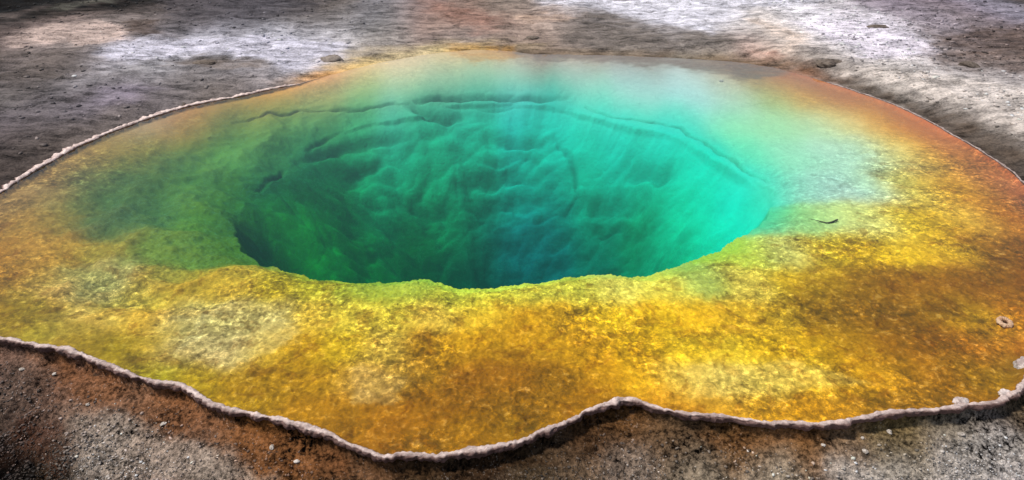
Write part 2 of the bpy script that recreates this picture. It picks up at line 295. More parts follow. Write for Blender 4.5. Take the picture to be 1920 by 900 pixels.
# lighter and darker colour patches with an outline of their own: alpha, edge softness (m at 6 m), colour, outline
G_PATCH = [(0.90, .10, (26,24,22), [(-60,-60),(360,-60),(300,4),(230,19),(140,25),(60,36),(-60,48)]), (0.8, .04, (92,90,82), [(100,14),(160,4),(220,-3),(225,2),(165,10),(105,20)]), (0.8, .04, (98,88,84), [(-40,30),(30,24),(75,14),(80,19),(30,32),(-40,38)]),
 (0.85, .07, (196,174,164), [(30,66),(70,52),(130,46),(190,42),(228,44),(238,62),(238,82),(170,82),(90,80),(20,80)]), (0.8, .05, (80,66,58), [(236,38),(300,35),(292,66),(242,68)]),
 (0.95, .07, (198,195,208), [(235,74),(330,72),(420,72),(520,70),(600,73),(645,80),(650,100),(610,128),(560,142),(520,125),(470,104),(380,97),(300,106),(250,116),(200,110),(190,98),(212,84)]),
 (0.7, .08, (102,90,80), [(300,112),(380,103),(470,110),(505,128),(400,130),(330,122)]), (0.6, .08, (78,74,78), [(300,-30),(620,-30),(600,30),(420,36),(310,34)]), (0.6, .15, (84,76,70), [(-60,90),(60,88),(190,92),(180,140),(60,150),(-60,150)]),
 (0.6, .14, (150,112,98), [(780,-20),(820,4),(880,18),(940,25),(955,42),(905,62),(868,46),(815,26)]), (0.6, .08, (190,162,142), [(960,30),(1050,26),(1095,34),(1060,42),(980,40)]),
 (0.9, .12, (208,206,216), [(985,-60),(1600,-60),(1580,-10),(1500,10),(1400,14),(1385,30),(1350,48),(1325,60),(1260,49),(1200,34),(1120,16),(1020,6)]),
 (0.8, .12, (110,102,96), [(1085,22),(1160,24),(1255,50),(1330,62),(1395,72),(1380,88),(1290,95),(1150,92),(1060,78),(1055,40)]), (0.8, .08, (216,196,182), [(1395,36),(1450,42),(1512,70),(1500,86),(1462,102),(1438,98),(1478,76),(1440,52)]),
 (0.6, .16, (168,150,116), [(640,96),(760,84),(900,74),(1010,84),(1010,104),(900,96),(760,110),(640,140),(560,160),(560,146)]), (0.6, .08, (178,138,122), [(1415,100),(1460,97),(1468,112),(1430,120)]), (0.9, .10, (224,216,228), [(1495,42),(1560,38),(1640,45),(1705,65),(1748,85),(1735,106),(1650,110),(1590,88),(1545,66)]),
 (0.75, .12, (98,82,74), [(1742,62),(1920,44),(2050,50),(2050,140),(1900,135),(1850,124),(1770,124),(1736,104)]), (0.8, .12, (205,194,186), [(1560,132),(1650,126),(1760,138),(1920,162),(2040,250),(1925,262),(1830,210),(1720,168),(1610,148)]),
 (0.8, .08, (84,72,62), [(1455,116),(1530,122),(1600,150),(1700,184),(1790,222),(1850,252),(1935,296),(1935,345),(1850,290),(1780,250),(1680,198),(1600,170),(1530,148)]),
 (0.6, .06, (108,70,42), [(60,668),(230,708),(330,742),(420,790),(560,812),(655,850),(650,885),(520,895),(420,855),(300,815),(180,765),(90,705)]), (0.95, .05, (10,7,6), [(-80,775),(25,800),(55,850),(95,920),(-80,960)]),
 (0.55, .08, (150,138,126), [(130,800),(260,792),(420,850),(520,905),(200,905),(150,850)]), (0.5, .08, (165,158,150), [(1560,872),(1700,850),(1940,818),(1940,910),(1560,910)]), (0.5, .05, (105,72,44), [(1300,800),(1560,812),(1570,835),(1460,850),(1350,840)]), (0.6, .04, (52,34,18), [(680,870),(830,872),(990,845),(1100,800),(1130,830),(1040,880),(900,905),(700,900)]), (0.6, .05, (60,34,24), [(40,770),(110,790),(140,850),(120,890),(60,850)]),
 (0.4, .12, (132,122,138), [(185,168),(245,160),(300,168),(250,190),(205,196)]), (0.5, .05, (62,56,54), [(118,180),(165,182),(160,198),(120,196)])]
B_PATCH = [(0.5, .07, (138,88,10), [(1480,545),(1600,505),(1800,500),(1900,470),(1940,560),(1800,590),(1650,605),(1500,605)]), (0.42, .07, (148,95,8), [(790,660),(1000,660),(1110,720),(1050,790),(850,800),(700,740)]),
 (0.5, .06, (212,188,118), [(330,590),(540,580),(560,640),(440,685),(340,655)]), (0.5, .07, (196,168,96), [(110,500),(250,490),(230,540),(130,562)]), (0.45, .04, (212,172,98), [(650,690),(760,700),(730,762),(670,745)]),
 (0.4, .06, (234,198,98), [(1280,690),(1480,680),(1640,720),(1500,738),(1300,745)]), (0.5, .10, (84,98,46), [(130,330),(330,290),(420,340),(300,430),(160,440)]), (0.4, .06, (140,118,14), [(0,540),(60,545),(160,600),(330,700),(250,700),(100,640),(0,620)]), (0.85, .07, (124,108,92), [(925,90),(1100,95),(1300,100),(1460,114),(1490,134),(1430,150),(1345,140),(1250,124),(1100,116),(960,110)]), (0.6, .05, (200,150,80), [(850,92),(960,92),(975,110),(900,116),(850,106)])]
for _L, _fn in ((G_PATCH, ground_z), (B_PATCH, bed_z)):
    for _i, (a_, e_, c_, P_) in enumerate(_L):
        Q_ = []
        for p_ in P_:
            h_ = hit(p_[0], max(p_[1], -60), _fn); Q_.append(h_[:2])
        _L[_i] = (a_, e_, lin(c_) / (LIGHT_K * 1.12), np.array(Q_))
def patches(x, y, C, lst):
    sc_ = np.clip(np.hypot(x, y) / 6.0, 0.5, 3.0)
    wx = x + 0.16 * sc_ * fbm(x * 2.3, y * 2.3 + 19, 5, 0.62); wy = y + 0.22 * sc_ * fbm(x * 2.3 + 45, y * 2.3, 5, 0.62)
    st_ = 0.72 + 0.55 * fbm(x * 1.6 + 3, y * 4.2, 4, 0.65)
    for al, ed, c, P in lst:
        lo = P.min(0) - 1; hi = P.max(0) + 1
        m = (wx > lo[0]) & (wx < hi[0]) & (wy > lo[1]) & (wy < hi[1])
        if not m.any(): continue
        a, b = wx[m], wy[m]; best = np.full(a.shape, 1e9); ins = np.zeros(a.shape, bool)
        for i in range(len(P)):
            p, q = P[i], P[(i + 1) % len(P)]; d = q - p
            t = np.clip(((a - p[0]) * d[0] + (b - p[1]) * d[1]) / max(d @ d, 1e-9), 0, 1)
            best = np.minimum(best, np.hypot(a - p[0] - t * d[0], b - p[1] - t * d[1]))
            if p[1] != q[1]: ins ^= ((p[1] > b) != (q[1] > b)) & (a < (q[0] - p[0]) * (b - p[1]) / (q[1] - p[1]) + p[0])
        sd_ = np.where(ins, best, -best); k = np.clip(al * st_[m] * 1.3 * sstep(-1, 1, sd_ / (ed * sc_[m])), 0, 0.97)[:, None]
        C[m] = C[m] * (1 - k) + c * k
    return C

# ------------------------------------------------------------------ helpers
def tag(o, label=None, cat=None, group=None, kind=None):
    if label: o['label'] = label
    if cat: o['category'] = cat
    if group: o['group'] = group
    if kind: o['kind'] = kind
    return o
def mesh_obj(name, V, Fq, mat, cols=None, attrs=None, parent=None, smooth=True):
    me = bpy.data.meshes.new(name)
    V = np.asarray(V, np.float32); Fq = np.asarray(Fq, np.int32); k = Fq.shape[1]
    me.vertices.add(len(V)); me.vertices.foreach_set('co', V.ravel())
    me.loops.add(Fq.size); me.loops.foreach_set('vertex_index', Fq.ravel())
    me.polygons.add(len(Fq)); me.polygons.foreach_set('loop_start', np.arange(0, Fq.size, k, dtype=np.int32))
    me.polygons.foreach_set('loop_total', np.full(len(Fq), k, np.int32))
    me.update(calc_edges=True); me.validate()
    me.polygons.foreach_set('use_smooth', np.full(len(me.polygons), bool(smooth)))
    if cols is not None:
        a = me.color_attributes.new('pigment_shade', 'FLOAT_COLOR', 'POINT')
        a.data.foreach_set('color', np.concatenate([cols, np.ones((len(cols), 1))], 1).astype(np.float32).ravel())
    for n, v in (attrs or {}).items():
        a = me.attributes.new(n, 'FLOAT', 'POINT'); a.data.foreach_set('value', np.asarray(v, np.float32))
    me.materials.append(mat)
    o = bpy.data.objects.new(name, me); COL.objects.link(o)
    if parent: o.parent = parent
    return o
def ring_faces(nr, nt, flip=False):
    i = np.arange(nr - 1)[:, None] * nt; j = np.arange(nt)[None, :]; j2 = (j + 1) % nt
    f = np.stack([i + j, i + j2, i + nt + j2, i + nt + j], -1).reshape(-1, 4)
    return f[:, ::-1] if flip else f

class NT:
    def __init__(s, name):
        s.m = bpy.data.materials.new(name); s.m.use_nodes = True; s.t = s.m.node_tree; s.t.nodes.clear()
        s.out = s.t.nodes.new('ShaderNodeOutputMaterial')
    def n(s, typ, ins=None, **kw):
        nd = s.t.nodes.new(typ)
        for k, v in kw.items(): setattr(nd, k, v)
        for k, v in (ins or {}).items():
            if isinstance(v, bpy.types.NodeSocket): s.t.links.new(v, nd.inputs[k])
            else: nd.inputs[k].default_value = v
        return nd
    def math(s, op, a, b=None, c=None, clamp=False):
        ins = {0: a}
        if b is not None: ins[1] = b
        if c is not None: ins[2] = c
        return s.n('ShaderNodeMath', ins, operation=op, use_clamp=clamp).outputs[0]
    def noise(s, co, scale, detail=4, rough=0.55, dist=0.0):
        return s.n('ShaderNodeTexNoise', {'Vector': co, 'Scale': scale, 'Detail': detail, 'Roughness': rough, 'Distortion': dist}).outputs[0]
    def ramp(s, v, lo, hi, a=0.0, b=1.0):
        return s.n('ShaderNodeMapRange', {0: v, 1: lo, 2: hi, 3: a, 4: b}, interpolation_type='SMOOTHSTEP').outputs[0]
    def mixc(s, f, a, b, mode='MIX'):
        nd = s.t.nodes.new('ShaderNodeMix'); nd.data_type = 'RGBA'; nd.blend_type = mode
        for k, v in ((0, f), (6, a), (7, b)):
            if isinstance(v, bpy.types.NodeSocket): s.t.links.new(v, nd.inputs[k])
            else: nd.inputs[k].default_value = v
        return nd.outputs[2]
    def scale(s, c, f):
        nd = s.n('ShaderNodeVectorMath', {0: c}, operation='SCALE')
        if isinstance(f, bpy.types.NodeSocket): s.t.links.new(f, nd.inputs[3])
        else: nd.inputs[3].default_value = f
        return nd.outputs[0]
    def pos(s): return s.n('ShaderNodeNewGeometry').outputs['Position']
    def attr(s, name, out='Color'):
        return s.n('ShaderNodeAttribute', attribute_name=name).outputs[out]

# ------------------------------------------------------------------ materials
def mat_bed():
    t = NT('bacterial_mat'); P = t.pos(); base = t.attr('pigment_shade'); sh = t.math('MULTIPLY', t.attr('shelf', 'Fac'), t.ramp(t.noise(P, 1.3, 3, 0.6, 0.5), 0.38, 0.62, 0.55, 1.25))
    tint = t.attr('tint', 'Fac'); big = t.noise(P, 2.4, 6, 0.66, 1.4); big2 = t.noise(t.n('ShaderNodeVectorMath', {0: P, 1: (13.0, 5.0, 2.0)}, operation='ADD').outputs[0], 3.6, 6, 0.68, 1.0)
    n1 = t.noise(P, 9, 5, 0.62, 0.6); n2 = t.noise(P, 21, 5, 0.6, 0.7); n3 = t.noise(P, 3.2, 4, 0.6, 1.0)
    fl = t.n('ShaderNodeTexVoronoi', {'Vector': t.n('ShaderNodeVectorMath', {0: P, 1: t.n('ShaderNodeTexNoise', {'Vector': P, 'Scale': 14.0, 'Detail': 3.0}).outputs[1]}, operation='ADD').outputs[0], 'Scale': 24.0}).outputs[0]
    v = t.math('ADD', t.ramp(n1, 0.32, 0.70, -0.34, 0.42), t.ramp(n2, 0.32, 0.70, -0.30, 0.38))
    v = t.math('ADD', v, t.ramp(n3, 0.3, 0.7, -0.12, 0.14))
    v = t.math('ADD', 1.10, t.math('MULTIPLY', v, sh))
    c = t.scale(base, v)
    c = t.mixc(t.math('MULTIPLY', t.ramp(big, 0.52, 0.61), t.math('MULTIPLY', tint, 0.6)), c, t.n('ShaderNodeVectorMath', {0: c, 1: (1.30, 1.38, 1.7)}, operation='MULTIPLY').outputs[0])
    c = t.mixc(t.math('MULTIPLY', t.ramp(big2, 0.53, 0.62), t.math('MULTIPLY', tint, 0.65)), c, t.n('ShaderNodeVectorMath', {0: c, 1: (0.58, 0.45, 0.35)}, operation='MULTIPLY').outputs[0])
    pale = t.math('MULTIPLY', t.ramp(t.math('ADD', n2, t.math('MULTIPLY', n1, 0.6)), 0.86, 1.05), sh)
    c = t.mixc(t.math('MULTIPLY', pale, 0.6), c, t.scale(c, 1.6)); c = t.mixc(t.math('MULTIPLY', pale, 0.16), c, (0.85, 0.72, 0.30, 1))
    dark = t.math('MULTIPLY', t.ramp(t.math('ADD', t.noise(P, 28, 4, 0.65), t.math('MULTIPLY', fl, -0.25)), 0.50, 0.36), sh)
    c = t.mixc(t.math('MULTIPLY', dark, 0.45), c, (0.10, 0.055, 0.006, 1))
    # faint pale threads on the throat wall
    wv = t.noise(P, 5.0, 6, 0.7, 2.2)
    th = t.math('MULTIPLY', t.ramp(t.math('ABSOLUTE', t.math('SUBTRACT', wv, 0.5)), 0.012, 0.0), t.math('SUBTRACT', 1.0, t.attr('tint', 'Fac'), clamp=True))
    c = t.mixc(t.math('MULTIPLY', th, 0.16), c, (0.5, 0.75, 0.6, 1))
    Ps = t.n('ShaderNodeMapping', {'Vector': P, 'Scale': (0.65, 1.3, 1.3)}).outputs[0]
    soft = t.math('MULTIPLY', t.math('ADD', t.ramp(t.noise(Ps, 2.5, 5, 0.6, 0.2), 0.32, 0.68, -0.22, 0.26), t.ramp(t.noise(Ps, 6.5, 4, 0.6, 0.1), 0.3, 0.7, -0.17, 0.17)), t.math('SUBTRACT', 1.0, t.attr('deep', 'Fac'), clamp=True) if False else t.attr('deep', 'Fac'))
    c = t.scale(c, t.math('ADD', 1.0, soft))
    h = t.math('ADD', t.math('MULTIPLY', n2, 0.5), t.math('MULTIPLY', n1, 1.2))
    bm = t.n('ShaderNodeBump', {'Height': h, 'Strength': 0.6, 'Distance': 0.02})
    b = t.n('ShaderNodeBsdfPrincipled', {'Base Color': c, 'Roughness': 0.9, 'Normal': bm.outputs[0]})
    b.inputs['Specular IOR Level'].default_value = 0.1
    t.t.links.new(b.outputs[0], t.out.inputs[0]); return t.m
def mat_ground():
    t = NT('geyserite_ground'); P = t.pos(); base = t.attr('pigment_shade'); nr = t.attr('near', 'Fac')
    n1 = t.noise(P, 5, 6, 0.65, 0.8); n2 = t.noise(P, 38, 5, 0.7, 0.3); n3 = t.noise(P, 1.6, 6, 0.68, 1.2); n4 = t.noise(P, 90, 3, 0.7)
    mp = t.n('ShaderNodeMapping', {'Vector': P, 'Scale': (0.55, 1.5, 1.0)}).outputs[0]
    n5 = t.noise(mp, 3.2, 7, 0.72, 0.9)
    v = t.math('ADD', t.ramp(n1, 0.3, 0.7, -0.28, 0.30), t.ramp(n3, 0.32, 0.68, -0.24, 0.26))
    v = t.math('ADD', v, t.ramp(n5, 0.36, 0.64, -0.38, 0.42))
    v = t.math('ADD', v, t.math('MULTIPLY', t.ramp(n2, 0.36, 0.66, -0.65, 0.95), t.math('ADD', 0.35, t.math('MULTIPLY', nr, 0.65))))
    c = t.scale(base, t.math('ADD', 1.0, v))
    speck = t.math('MULTIPLY', t.ramp(t.math('ADD', n4, t.math('MULTIPLY', n1, 0.5)), 0.86, 1.0), nr)
    c = t.mixc(t.math('MULTIPLY', speck, 0.75), c, t.mixc(0.5, t.scale(c, 3.0), (0.5, 0.45, 0.40, 1)))
    pit = t.ramp(t.math('ADD', t.noise(mp, 7.0, 5, 0.7, 0.4), t.math('MULTIPLY', n2, 0.25)), 0.50, 0.40)
    c = t.mixc(t.math('MULTIPLY', pit, 0.55), c, (0.055, 0.042, 0.034, 1))
    h = t.math('ADD', t.math('MULTIPLY', n2, 0.8), t.math('ADD', t.math('MULTIPLY', n1, 1.8), t.math('MULTIPLY', n4, 0.4)))
    h = t.math('ADD', h, t.math('MULTIPLY', n5, 1.5))
    bm = t.n('ShaderNodeBump', {'Height': h, 'Strength': 0.8, 'Distance': 0.03})
    b = t.n('ShaderNodeBsdfPrincipled', {'Base Color': c, 'Roughness': t.ramp(n3, 0.35, 0.65, 0.55, 0.85), 'Normal': bm.outputs[0]})
    b.inputs['Specular IOR Level'].default_value = 0.03
    t.t.links.new(b.outputs[0], t.out.inputs[0]); return t.m
def mat_stone(name, a, b_, sc_=40, bump=0.01, rough=0.8, use_attr=False):
    t = NT(name); P = t.pos()
    n1 = t.noise(P, sc_, 6, 0.68, 0.5); n2 = t.noise(P, sc_ * 0.22, 4, 0.6)
    c = t.mixc(t.ramp(t.math('ADD', t.math('MULTIPLY', n1, 0.6), t.math('MULTIPLY', n2, 0.4)), 0.38, 0.62), (*a, 1), (*b_, 1))
    if use_attr: c = t.mixc(1.0, c, t.attr('pigment_shade'), 'MULTIPLY')
    bm = t.n('ShaderNodeBump', {'Height': n1, 'Strength': 0.9, 'Distance': bump})
    b = t.n('ShaderNodeBsdfPrincipled', {'Base Color': c, 'Roughness': rough, 'Normal': bm.outputs[0]})
    b.inputs['Specular IOR Level'].default_value = 0.3
    t.t.links.new(b.outputs[0], t.out.inputs[0]); return t.m
def mat_water():
    t = NT('spring_water'); g = t.n('ShaderNodeNewGeometry'); P = g.outputs['Position']
    h = t.noise(P, 2.2, 3, 0.5)
    bm = t.n('ShaderNodeBump', {'Height': h, 'Strength': 0.02, 'Distance': 0.004})
    d = t.math('ABSOLUTE', t.n('ShaderNodeVectorMath', {0: bm.outputs[0], 1: g.outputs['Incoming']}, operation='DOT_PRODUCT').outputs['Value'])
    fr = t.math('ADD', 0.02, t.math('MULTIPLY', 0.98, t.math('POWER', t.math('SUBTRACT', 1.0, d, clamp=True), 5.0)), clamp=True)
    tr = t.n('ShaderNodeBsdfTransparent', {'Color': (1, 1, 1, 1)})
    gl = t.n('ShaderNodeBsdfGlossy', {'Color': (1, 1, 1, 1), 'Roughness': 0.06, 'Normal': bm.outputs[0]})
    mx = t.n('ShaderNodeMixShader', {0: fr, 1: tr.outputs[0], 2: gl.outputs[0]})
    t.t.links.new(mx.outputs[0], t.out.inputs[0])
    dens = float(WATER_SIGMA[0])
    va = t.n('ShaderNodeVolumeAbsorption', {'Color': (0.0, 1 - WATER_SIGMA[1] / dens, 1 - WATER_SIGMA[2] / dens, 1), 'Density': dens})
    vs = t.n('ShaderNodeVolumeScatter', {'Color': (0.2, 0.95, 0.72, 1), 'Density': 0.06, 'Anisotropy': 0.3})
    ad = t.n('ShaderNodeAddShader', {0: va.outputs[0], 1: vs.outputs[0]})
    t.t.links.new(ad.outputs[0], t.out.inputs[1]); return t.m
M_BED, M_GROUND, M_WATER = mat_bed(), mat_ground(), mat_water()
M_CRUST = mat_stone('pale_sinter', (0.48, 0.40, 0.37), (0.88, 0.79, 0.74), 34, 0.012, 0.7, True)
M_GRAVEL = mat_stone('gravel_stone', (0.7, 0.7, 0.7), (1.0, 1.0, 1.0), 60, 0.004, 0.75, True)
M_DARK = mat_stone('dark_stone', (0.06, 0.046, 0.038), (0.20, 0.16, 0.13), 30, 0.012, 0.85)
M_TAN = mat_stone('tan_stone', (0.17, 0.14, 0.12), (0.32, 0.27, 0.23), 30, 0.012, 0.85)
M_WHITE = mat_stone('white_stone', (0.28, 0.24, 0.20), (0.66, 0.60, 0.54), 60, 0.004, 0.7)
M_NUB = mat_stone('nub_sinter', (0.34, 0.27, 0.25), (0.74, 0.64, 0.60), 34, 0.012, 0.7)
M_RING = mat_stone('ring_sinter', (0.45, 0.24, 0.12), (0.72, 0.50, 0.34), 60, 0.004, 0.7)
M_STICK = mat_stone('wet_wood', (0.02, 0.014, 0.006), (0.06, 0.04, 0.02), 60, 0.003, 0.6)

# ------------------------------------------------------------------ the setting
NTH = 1700
tt = np.linspace(0, 1, 8001); thg = -np.pi + 2 * np.pi * tt
dens = 0.55 + 1.25 * sstep(-0.1, 0.9, -np.sin(thg)); cum = np.concatenate([[0], np.cumsum((dens[1:] + dens[:-1]) / 2)]); cum /= cum[-1]
TH = np.interp(np.arange(NTH) / NTH, cum, thg)
ct, st = np.cos(TH), np.sin(TH); r1, r2 = R1(TH), R2(TH)

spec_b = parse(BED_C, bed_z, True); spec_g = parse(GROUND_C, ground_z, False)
# pool bed
s_sh = np.linspace(0, 1, 190)
rad = []
for s in s_sh: rad.append(r1 + (r2 - r1) * s)
for s in np.linspace(0, 1, 190)[1:]: rad.append(r2 * (1 - s) ** 0.9 + 0.002 * s)
rad = np.array(rad)
X = (CX + rad * ct).ravel(); Y = (CY + rad * st).ravel(); Z = bed_z(X, Y)
u_ = np.clip(rad / r2, 0, 3).ravel()
thb = np.tile(TH, len(rad))
left_soft = sstep(-1.3, -2.4, X) * sstep(5.3, 6.2, Y) * (1 - sstep(0.75, 0.97, (rad / r1).ravel()))
back_soft = sstep(7.2, 8.6, Y)
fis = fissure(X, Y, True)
shelf = sstep(0.97, 1.08, u_) * (1 - 0.75 * left_soft) * (1 - 0.80 * back_soft)
cb0 = paint(X, Y, spec_b, 0.10); shelf_tint = sstep(1.12, 0.82, cb0[:, 1] / cb0[:, 0])
cb = patches(X, Y, paint(X, Y, spec_b, 0.10), B_PATCH) * (1 - 0.36 * fis[:, None])  # bed colour darkened along fissure lines; ledge shade put in with the stain
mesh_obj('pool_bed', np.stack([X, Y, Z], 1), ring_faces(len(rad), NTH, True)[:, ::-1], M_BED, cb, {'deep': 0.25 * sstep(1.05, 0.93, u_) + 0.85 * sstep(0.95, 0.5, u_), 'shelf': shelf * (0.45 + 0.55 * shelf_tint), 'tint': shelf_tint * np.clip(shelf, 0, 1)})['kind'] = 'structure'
# ground
seg_s = crust_w(TH)
ks = np.arange(400); e = 0.009 * (1.016 ** ks - 1) / 0.016
rad = r1[None, :] + e[:, None]
rad[0] = r1 - 0.012
X = (CX + rad * ct).ravel(); Y = (CY + rad * st).ravel(); Z = ground_z(X, Y)
Z[:NTH] = np.minimum(Z[:NTH], 0.0)
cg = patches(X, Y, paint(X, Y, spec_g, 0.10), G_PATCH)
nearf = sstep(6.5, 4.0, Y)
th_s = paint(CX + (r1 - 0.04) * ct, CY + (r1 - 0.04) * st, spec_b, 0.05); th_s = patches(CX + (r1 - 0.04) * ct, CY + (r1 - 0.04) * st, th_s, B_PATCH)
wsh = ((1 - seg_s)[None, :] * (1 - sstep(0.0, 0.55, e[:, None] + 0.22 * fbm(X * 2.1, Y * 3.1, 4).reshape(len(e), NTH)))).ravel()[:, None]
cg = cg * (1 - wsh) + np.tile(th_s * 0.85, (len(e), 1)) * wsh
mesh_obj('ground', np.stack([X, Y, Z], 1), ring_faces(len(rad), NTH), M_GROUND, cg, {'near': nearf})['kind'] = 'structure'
# water body: a closed prism under the still surface
ro = r1 + 0.004
V = [np.stack([CX + (ro * k) * ct, CY + (ro * k) * st, np.zeros(NTH)], 1) for k in (1.0,)] + [np.stack([CX + ro * ct, CY + ro * st, np.full(NTH, -5.0)], 1)]
V = np.concatenate(V + [np.array([[CX, CY, 0], [CX, CY, -5.0]])])
j = np.arange(NTH); j2 = (j + 1) % NTH
tri = np.concatenate([np.stack([np.full(NTH, 2 * NTH), j, j2], 1), np.stack([np.full(NTH, 2 * NTH + 1), NTH + j2, NTH + j], 1),
                      np.stack([j, NTH + j, NTH + j2], 1), np.stack([j, NTH + j2, j2], 1)])
mesh_obj('water', V, tri, M_WATER, smooth=False)['kind'] = 'structure'

# crust ledge
seg = crust_w(TH)
K = 20
phi = np.linspace(0, 2 * np.pi, K, endpoint=False)
fwt = front_w(TH)
arc = TH * 4.2
wid = (0.012 + 0.009 * fwt + 0.022 * sstep(0.5, 0.95, -np.cos(TH)) * (1 - fwt)) * seg
wid = wid * np.clip(0.92 + 0.75 * fbm(arc * 3.3, arc * 0 + 3, 3) + 0.75 * fbm(arc * 14, arc * 0 + 8, 3), 0.25, 2.2) + 0.0005
A, Pp = np.meshgrid(arc, phi, indexing='ij')
W = wid[:, None]
n = 1 + 0.55 * fbm(A * 17, np.cos(Pp) * 1.2 + 20 + np.sin(Pp), 3) + 0.36 * fbm(A * 42, Pp * 1.5 + 60, 2)
er = (0.55 + 1.05 * np.cos(Pp)) * W * n + (0.013 * fbm(A * 9, A * 0 + 33, 3) + 0.010 * fbm(A * 45, A * 0 + 3, 2)) * (W > 0.008)
zz = 0.004 * fwt[:, None] + (0.62 * np.sin(Pp) + 0.05) * W * n * (1 + 0.3 * (np.sin(Pp) < 0) * fwt[:, None])
zz = zz - 0.018 * sstep(-0.2, -0.9, np.sin(Pp)) * fwt[:, None]
zz = zz + (0.007 * fbm(A * 9, A * 0 + 13, 2) + 0.008 * fbm(A * 38, A * 0 + 23, 2)) * (W > 0.008)
zz = zz - 0.03 * (1 - seg[:, None])
X = CX + (r1[:, None] + er) * ct[:, None]; Y = CY + (r1[:, None] + er) * st[:, None]
V = np.stack([X.ravel(), Y.ravel(), zz.ravel()], 1)
ii = np.arange(NTH); keep = seg > 0.02
i2 = (ii + 1) % NTH; kk = np.arange(K); k2 = (kk + 1) % K
ok = keep & keep[i2]
f = np.stack([(ii[ok][:, None] * K + kk), (i2[ok][:, None] * K + kk), (i2[ok][:, None] * K + k2), (ii[ok][:, None] * K + k2)], -1).reshape(-1, 4)
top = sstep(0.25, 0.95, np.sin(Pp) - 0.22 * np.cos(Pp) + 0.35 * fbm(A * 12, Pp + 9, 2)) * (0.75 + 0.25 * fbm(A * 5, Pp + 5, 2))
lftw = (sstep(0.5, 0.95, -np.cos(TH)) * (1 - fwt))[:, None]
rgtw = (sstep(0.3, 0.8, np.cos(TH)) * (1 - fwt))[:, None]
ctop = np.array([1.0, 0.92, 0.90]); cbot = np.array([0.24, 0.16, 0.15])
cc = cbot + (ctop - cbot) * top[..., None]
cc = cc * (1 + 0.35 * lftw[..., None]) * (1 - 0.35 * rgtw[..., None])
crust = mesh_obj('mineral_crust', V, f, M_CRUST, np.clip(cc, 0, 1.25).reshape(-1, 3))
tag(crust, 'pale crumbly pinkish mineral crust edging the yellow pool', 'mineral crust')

# ------------------------------------------------------------------ stones
def ico(sub):
    import bmesh
    bm = bmesh.new(); bmesh.ops.create_icosphere(bm, subdivisions=sub, radius=1.0)
    v = np.array([q.co[:] for q in bm.verts]); f_ = np.array([[q.index for q in p.verts] for p in bm.faces]); bm.free(); return v, f_
IV1, IF1 = ico(1); IV3, IF3 = ico(4)
def rocks(name, pos, size, cols, mat, flat=0.6, rng=np.random.RandomState(3)):
    n = len(pos); k = len(IV1)
    a = rng.rand(n) * 6.283; sx = size * (0.7 + 0.7 * rng.rand(n)); sy = size * (0.6 + 0.5 * rng.rand(n)); sz = size * flat * (0.6 + 0.6 * rng.rand(n))
    L = IV1[None] * (1 + 0.28 * rng.randn(n, k, 1).clip(-1.2, 1.2))
    x = L[..., 0] * sx[:, None]; y = L[..., 1] * sy[:, None]; z = L[..., 2] * sz[:, None]
    c, s = np.cos(a)[:, None], np.sin(a)[:, None]
    V = np.stack([x * c - y * s + pos[:, :1], x * s + y * c + pos[:, 1:2], z + pos[:, 2:3] + sz[:, None] * 0.25], -1).reshape(-1, 3)
    f_ = (IF1[None] + (np.arange(n) * k)[:, None, None]).reshape(-1, 3)
    return mesh_obj(name, V, f_, mat, np.repeat(cols, k, 0))
rng = np.random.RandomState(11)
# gravel on the near flank
n = 70000
px = rng.uniform(-150, 2070, n * 3); dd = rng.uniform(2.2, 4.6, n * 3)
x = (px - 960) / F_PX * (dd + 1.2) ; y = dd
th = np.arctan2(y - CY, x - CX); ee = np.hypot(x - CX, y - CY) - R1(th)
m = (ee > 0.10) & (ee < 2.6) & (front_w(th) > 0.8)
dn = fbm(x * 2.2, y * 2.2, 3); m &= (rng.rand(n * 3) < np.clip(0.45 + 1.3 * dn, 0.03, 1) * np.clip((ee - 0.1) / 0.5, 0.06, 1))
x, y = x[m][:n], y[m][:n]; z = ground_z(x, y)
c = paint(x, y, spec_g, 0.10); gl = c.mean(1, keepdims=True)
c = (0.55 * c + 0.45 * gl) * np.exp(rng.randn(len(x), 1) * 0.6 + 0.62)
sz = 0.0030 + 0.008 * rng.rand(len(x)) ** 5 + 0.0022 * rng.rand(len(x))
print('gravel', len(x))
tag(rocks('gravel', np.stack([x, y, z], 1), sz, np.clip(c, 0.01, 0.75), M_GRAVEL), 'loose grey and brown sinter gravel on the slope below the rim', 'gravel', kind='stuff')
# broken sinter flakes on the far banks
n = 60000
x = rng.uniform(-14, 14, n); y = rng.uniform(6, 17, n)
th = np.arctan2(y - CY, x - CX); ee = np.hypot(x - CX, y - CY) - R1(th)
rb = np.exp(-((x - 6.8) / 3.0) ** 2 - ((y - 11) / 3) ** 2) + 0.25
m = (ee > 0.35) & (front_w(th) < 0.1) & (rng.rand(n) < rb * np.clip(0.5 + 1.8 * fbm(x * 1.4, y * 1.4, 3), 0.02, 1))
m &= ~((np.abs(x - 1.2) < 3.6) & (y > 10.5))
x, y = x[m], y[m]; z = ground_z(x, y)
c = patches(x, y, paint(x, y, spec_g, 0.10), G_PATCH) * np.exp(rng.randn(len(x), 1) * 0.5 + 0.05)
tag(rocks('sinter_flakes', np.stack([x, y, z], 1), 0.010 + 0.032 * rng.rand(len(x)) ** 3, np.clip(c, 0.02, 0.75), M_GRAVEL, 0.45), 'broken pale sinter flakes strewn over the dry banks', 'rubble', kind='stuff')

